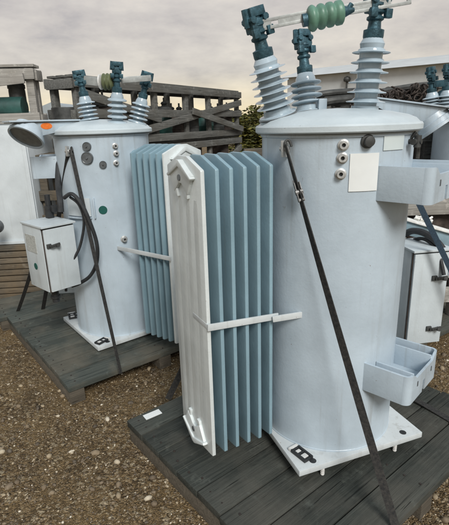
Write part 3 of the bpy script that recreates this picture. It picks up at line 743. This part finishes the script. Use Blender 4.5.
Lc = 3.60
GC = 'weathered crates along the back of the yard'
KU = TR(KX, KY, 1.19, YW); KL = TR(KX, KY, -.12, YW)
crate('wooden_crate', 'long weathered crate on top of another, behind the left bushings, open slatted sides', KU, Lc, .36, .66, 'crate_dark', (.04, .62, 1.3, 2.0, 2.62, 3.56), (.615, .33, .05), ((.95, .14, 3.55, .50), (2.0, .36, 3.55, .09), (0.0, .52, 1.3, .26)), GC, top_slats=3)
crate('wooden_crate', 'long weathered crate carrying the upper slatted crate, seen just above the radiators', KL, Lc, .36, 1.28, 'crate_dark', (.04, 1.0, 2.0, 2.62, 3.56), (1.23, .92, .62, .06), ((2.0, .62, 3.55, 1.12), (.3, .6, 1.9, 1.1)), GC, top_slats=3)
GK = 'dark equipment packed in the crates'
for i, (x, z, r, h, mt, lb) in enumerate(((.35, 1.24, .148, 0.28, 'dark_metal', 'dark can in the upper crate, nearest the left bushings'), (.95, 1.24, .148, 0.30, 'dark_metal', 'dark can in the upper crate behind the left bushings'),
        (1.62, 1.24, .148, 0.32, 'dark_green', 'dark green can in the middle of the upper crate'), (2.30, 1.24, .148, 0.30, 'dark_metal', 'dark can in the upper crate beside the green one'), (3.08, 1.24, .148, 0.28, 'dark_metal', 'dark can at the right end of the upper crate'),
        (.02, 1.24, .135, 0.34, 'dark_metal', 'narrow dark can at the near left end of the upper crate'), (1.98, 1.24, .135, 0.26, 'rust', 'rusty low can in the upper crate just right of the green one'), (2.75, 1.24, .14, 0.33, 'dark_green', 'dark green can in the right half of the upper crate'),
        (.66, 1.24, .14, 0.36, 'rust', 'rusty can in the upper crate between the left and middle bushings'), (1.30, 1.24, .14, 0.37, 'dark_metal', 'dark can in the upper crate just left of the green one'), (3.40, 1.24, .13, 0.30, 'rust', 'rusty can in the last bay of the upper crate'))):
    p = TR(KX, KY, 0, YW) @ Vector((x, .185, 0)); dark_can('crated_can', lb, (p.x, p.y, z), r, h, mt, GK, knobs=(i % 2 == 0))
for x, lb in ((.55, 'rusty dark can in the lower crate at its left end'), (1.45, 'rusty dark can in the lower crate left of the middle'), (2.35, 'rusty dark can in the lower crate right of the middle'), (3.2, 'rusty dark can in the lower crate at its right end')):
    p = TR(KX, KY, 0, YW) @ Vector((x, .185, 0)); dark_can('crated_can', lb, (p.x, p.y, -.06), .15, 1.15, 'rust', GK)
# left crate on the white cabinet
crate('wooden_crate', 'pale grey crate resting on the big white cabinet at the left edge', TR(-2.93, 4.10, 1.43, 4), 1.33, .17, .47, 'crate', (.05, .75, 1.295), (.415, .05), ((.0, .27, 1.27, .375),), GC, bw=.085, top_slats=4)
dark_can('crated_can', 'dark green drum lying in the pale crate at the left edge', (-2.55, 4.235, 1.575), .09, .82, 'dark_green', GK, ax=(1, 0, 0), knobs=False)
dark_can('crated_can', 'dark can at the right end of the pale left crate', (-1.80, 4.29, 1.47), .07, .27, 'dark_metal', GK)

wc = thing('equipment_cabinet', 'big plain white cabinet at the left edge standing on a lumber stack', 'cabinet', TR(-2.35, 4.3, .40, 4))
KW = TR(-3.0, 3.90, .40, 4)
b = MB(KW); b.box((.67, .45, .515), (1.34, .88, 1.02), None, .006); b.build('body', 'white_cab', wc)
b = MB(KW); b.box((1.315, -.002, .515), (.035, .02, 1.00), None, .003); b.box((.65, -.002, .012), (1.29, .02, .03), None, .003); b.build('trim', 'white_cab', wc)
b = MB(); c_ = at(-3, 226, 3.8); b.lathe([(.0, 0), (.05, .004), (.06, .02), (.06, .06)], c_ + Vector((0, -.06, 0)), (0, 1, 0), 24); b.build('knob', 'dial', wc)
ls = thing('lumber_stack', 'stack of old brown grey planks under the big white cabinet', 'lumber', TR(-2.4, 4.3, -.12, 4))
b = MB(TR(-3.15, 3.86, -.12, 4))
for k in range(9):
    for j in range(4):
        b.box((.74 + random.uniform(-.03, .03), .10 + j * .25 + random.uniform(-.012, .012), .028 + k * .0575), (1.55, .235, .048), Matrix.Rotation(random.uniform(-.008, .008), 3, 'Z'), .003)
b.build('plank', 'lumber', ls)
crate('wooden_crate', 'brown crate with dark gaps between the white cabinet and the left tank', TR(-1.66, 4.15, -.12, 8), .55, .5, 1.26, 'lumber', (.03, .52), (1.18, .92, .70, .45, .2), None, GC, top_slats=4)
dark_can('crated_can', 'dark can inside the brown crate beside the white cabinet', (-1.38, 4.42, -.10), .19, 1.05, 'dark_metal', GK)
skid('shipping_skid', 'low grey plank skid behind the left regulator skid', (-1.76, 3.22), 33.5, 1.05, .45, 'deck_green', 'plank skids under the regulators', 3)

# right hand stack behind the third regulator's cabinet
crate('wooden_crate', 'low grey board crate behind the right control cabinet, white scraps on its edge', TR(1.18, 2.98, -.12, 3), .52, .45, .98, 'crate', (.04, .48), (.94, .62, .3), None, GC, bw=.11, top_slats=4)
dark_can('crated_can', 'rusty dark can inside the low grey crate at right', (1.45, 3.2, -.09), .18, .85, 'rust', GK, knobs=False)
b = MB(); b.beam(at(404, 226, 2.72), at(462, 243, 2.66), .06, .085); bo = b.build('steel_beam', 'blue_steel', origin=Vector((1.25, 2.7, .8)))
tag(bo, 'blue grey steel beam lying across behind the right control cabinet', 'beam')
b = MB(); b.beam(at(404, 226, 2.72) + Vector((0, -.004, .048)), at(462, 243, 2.66) + Vector((0, -.004, .048)), .085, .012); b.build('flange', 'foam', bo)
sc_ = thing('foam_scrap', 'crumpled white foam scraps caught on the blue grey beam', 'foam', Matrix.Translation(at(422, 219, 2.74)))
b = MB()
for i in range(12):
    b.box(at(416 + random.uniform(0, 15), 216 + random.uniform(0, 7), 2.72 + random.uniform(0, .05)), (.03, .012, .028), Matrix.Rotation(random.uniform(-1, 1), 3, 'X') @ Matrix.Rotation(random.uniform(-1, 1), 3, 'Z'), .003)
b.build('scrap', 'foam', sc_)
# tall dark stack visible between tank and third unit
crate('wooden_crate', 'tall dark brown crate just right of the nearest tank', TR(1.30, 3.85, -.12, 10), .50, .5, 1.42, 'crate_dark', (.03, .47), (1.36, 1.12, .9, .66, .4), None, GC, top_slats=4)
dark_can('crated_can', 'rusty dark can inside the tall crate right of the nearest tank', (1.53, 4.12, -.1), .2, 1.3, 'rust', GK, knobs=False)
# rusty chain heap and rods behind the right bushing
ch = thing('chain_heap', 'dark rusty heap of chain and fittings behind the right bushing', 'chain', Matrix.Translation(at(405, 100, 4.4)))
b = MB()
for i in range(260):
    t = random.random(); u_ = 352 + 82 * t; top = 95 - 12 * t; v_ = top + (103 - top) * random.random() ** .8
    c_ = at(u_, v_, 4.3 + random.uniform(0, .35)); r_ = random.uniform(.016, .030)
    q = Vector((random.uniform(-1, 1), random.uniform(-1, 1), random.uniform(-1, 1))).normalized(); s1 = q.orthogonal().normalized(); s2 = q.cross(s1)
    b.tube([c_ + r_ * (math.cos(a) * s1 * 1.5 + math.sin(a) * s2) for a in [k * math.pi / 4 for k in range(9)]], .007, 5, 2)
b.build('link', 'rust', ch)
b = MB(); b.tube([at(346, 100, 4.5), at(376, 93, 4.5), at(410, 87, 4.5), at(436, 84, 4.5)], .03, 8); b.tube([at(366, 104, 4.45), at(400, 100, 4.45), at(440, 101, 4.45)], .035, 8); b.build('rod', 'dark_metal', ch)
crate('wooden_crate', 'long dark crate further back just under the pale warehouse wall', TR(1.42, 6.4, -.12, -4), 2.3, .6, 1.86, 'crate_dark', (.04, .75, 1.5, 2.26), (1.8, 1.52, 1.2, .8), ((.1, 1.5, .75, 1.76),), GC, top_slats=5)
for x_, h_, lb in ((1.72, 1.72, 'tall dark can at the left end of the far crate under the warehouse wall'), (2.35, 1.66, 'tall dark can standing in the middle of the far crate under the warehouse wall'), (3.05, 1.7, 'tall dark can in the right half of the far crate under the warehouse wall')):
    dark_can('crated_can', lb, (x_, 6.66, -.1), .22, h_, 'dark_metal', GK)
cr5 = crate('wooden_crate', 'dark crate carrying the rusty chain heap behind the right bushing', TR(1.28, 4.55, -.12, 2), 1.0, .7, 1.66, 'crate_dark', (.03, .97), (1.6, 1.3, 1.0, .6), None, GC, top_slats=6)
for i, (u0, v0, u1, v1, lb) in enumerate(((316, 95.5, 349, 91, 'dark rod pointing out between the rear and right bushings'), (318, 104, 352, 98, 'thicker dark rod lying just under the other behind the rear bushing'))):
    b = MB(); b.tube([at(u0, v0, 3.9), at((u0 + u1) / 2, (v0 + v1) / 2 - .6, 3.9), at(u1 + 25, v1 - 1, 4.1)], .026 + .012 * i, 10); c_ = at(u0, v0, 3.9)
    tag(b.build('iron_rod', 'dark_metal', origin=Vector((c_.x, c_.y, c_.z + DZ))), lb, 'rod')

# ================================================================== far things
sh = thing('warehouse', 'long pale warehouse with a low roof far behind the right bushing', 'building', TR(4.2, 26, -.12, -14))
KS = TR(3.4, 24, -.12, -38); 
b = MB(KS); b.box((9, 2.5, 1.75), (18, 5, 3.5)); b.build('wall', 'white_shed', sh)
b = MB(KS @ Matrix(((0, 0, 1, -.3), (1, 0, 0, 0), (0, 1, 0, 0), (0, 0, 0, 1)))); b.prism([(-.3, 3.5), (5.3, 3.5), (2.5, 4.1)], 18.6); b.build('roof', 'white_shed', sh)
c_ = at(347, 79.5, 22.0); b = MB(); b.lathe([(.04, -.3), (.04, 0), (.14, .02), (.16, .10), (.12, .2), (.02, .24)], c_ + Vector((0, 0, -.1)), (0, 0, 1), 16); b.build('roof_vent', 'dark_metal', sh)
sr = thing('shed', 'low grey gable roofed shed far behind between the crates at left', 'building', TR(-4.3, 13, -.12, 0))
KS = TR(-6.2, 13, -.12, 0)
b = MB(KS); b.box((1.7, 1.6, .75), (3.4, 3.2, 1.5)); b.build('wall', 'grey_roof', sr)
b = MB(KS @ Matrix(((1, 0, 0, -.2), (0, 0, 1, -.2), (0, 1, 0, 0), (0, 0, 0, 1)))); b.prism([(0, 1.5), (3.8, 1.5), (1.9, 2.16)], 3.6); b.build('roof', 'grey_roof', sr)

def bush(label, c, rx, ry, h, n=1500, cat='bush', group='bushes at the far edge of the yard'):
    o = thing('bush', label, cat, Matrix.Translation((c[0], c[1], -.12)), group)
    f = MB(); 
    cl = [(Vector((c[0] + random.gauss(0, rx * .45), c[1] + random.gauss(0, ry * .4), -.12 + h * (.25 + .6 * random.random() ** .8))), random.uniform(.15, .30) * h * .7) for _ in range(26)]
    for i in range(n):
        k, r_ = random.choice(cl); d = Vector((random.gauss(0, 1), random.gauss(0, 1), random.gauss(0, .9))).normalized() * r_ * random.random() ** .4
        p = k + d; p.z = max(p.z, -.05)
        tmp = bmesh.new(); s_ = random.uniform(.035, .075)
        vs = [tmp.verts.new(q) for q in ((-s_, 0, 0), (0, -s_ * .45, 0), (s_, 0, s_ * .2), (0, s_ * .45, 0))]; tmp.faces.new(vs)
        f.merge(tmp, Matrix.Translation(p) @ Matrix.Rotation(random.uniform(0, 6.3), 4, 'Z') @ Matrix.Rotation(random.uniform(-1.3, 1.3), 4, 'X'))
    f.build('crown', 'leaf', o)
    t = MB()
    for i in range(7):
        k, _ = cl[i]; t.tube([(c[0] + random.uniform(-.1, .1), c[1] + random.uniform(-.1, .1), -.12), ((k.x + c[0]) / 2, (k.y + c[1]) / 2, k.z * .6), (k.x, k.y, k.z)], .018, 6, 3)
    t.build('trunk', 'rust', o)
bush('yellow green bush beyond the crates beside the left leaning bushing', (.72, 11.2), .75, .55, 1.98, 7000)
bush('lower yellow green bush beyond the nearest lid', (2.0, 12.0), 1.0, .6, 1.6, 3000)
b = MB(); b.box((.95, 10.2, .35), (.9, .5, .94), None, .02)
tag(b.build('plywood_box', 'lumber', origin=Vector((.95, 10.2, 0))), 'brown wooden box in front of the far yellow green bush', 'box')

# ================================================================== light
w_ = bpy.data.worlds.new('World'); scene.world = w_; w_.use_nodes = True
nt = w_.node_tree; bg = nt.nodes['Background']
SUN_EL, SUN_AZ = 40, 288          # direction the light comes from: degrees counter-clockwise from +X
sky = nt.nodes.new('ShaderNodeTexSky'); sky.sky_type = 'NISHITA'; sky.sun_disc = False
sky.sun_elevation = R_(SUN_EL); sky.sun_rotation = R_(90 - SUN_AZ)
tc = nt.nodes.new('ShaderNodeTexCoord'); sep = nt.nodes.new('ShaderNodeSeparateXYZ'); nt.links.new(tc.outputs['Generated'], sep.inputs[0])
el = ramp(nt, sep.outputs[2], [(0.0, (8.6, 7.4, 4.6)), (0.035, (8.3, 7.3, 5.4)), (0.10, (7.2, 6.7, 6.0)), (0.30, (6.2, 5.9, 5.7)), (0.55, (5.4, 5.9, 6.3)), (1.0, (4.6, 5.6, 6.6))])
mp = nt.nodes.new('ShaderNodeMapping'); mp.inputs['Scale'].default_value = (1.5, 1.5, 4.2); mp.inputs['Rotation'].default_value = (0, R_(6), 0)
nt.links.new(tc.outputs['Generated'], mp.inputs[0])
cn = noise(nt, mp.outputs[0], 3.4, 8, 0.6)
cl = ramp(nt, cn, [(0.30, (0.66, 0.635, 0.655)), (0.43, (0.86, 0.825, 0.81)), (0.56, (1.01, 0.975, 0.935)), (0.70, (1.18, 1.13, 1.05))])
cc = mix(nt, 1.0, el, cl, 'MULTIPLY')
fin = mix(nt, 0.86, sky.outputs[0], cc)
nt.links.new(fin, bg.inputs[0]); bg.inputs[1].default_value = 0.056
sl = bpy.data.lights.new('sun', 'SUN'); sl.energy = 1.5; sl.angle = R_(20); sl.color = (1.0, 0.97, 0.925)
slo = bpy.data.objects.new('sun', sl); C.objects.link(slo)
dv = Vector((math.cos(R_(SUN_AZ)) * math.cos(R_(SUN_EL)), math.sin(R_(SUN_AZ)) * math.cos(R_(SUN_EL)), math.sin(R_(SUN_EL))))
slo.rotation_euler = dv.to_track_quat('Z', 'Y').to_euler(); slo.location = (0, 0, 6)

scene.view_settings.view_transform = 'Standard'; scene.view_settings.look = 'None'
scene.view_settings.exposure = 0.95; scene.view_settings.gamma = 1.0; scene.view_settings.use_curve_mapping = False
scene.render.film_transparent = False
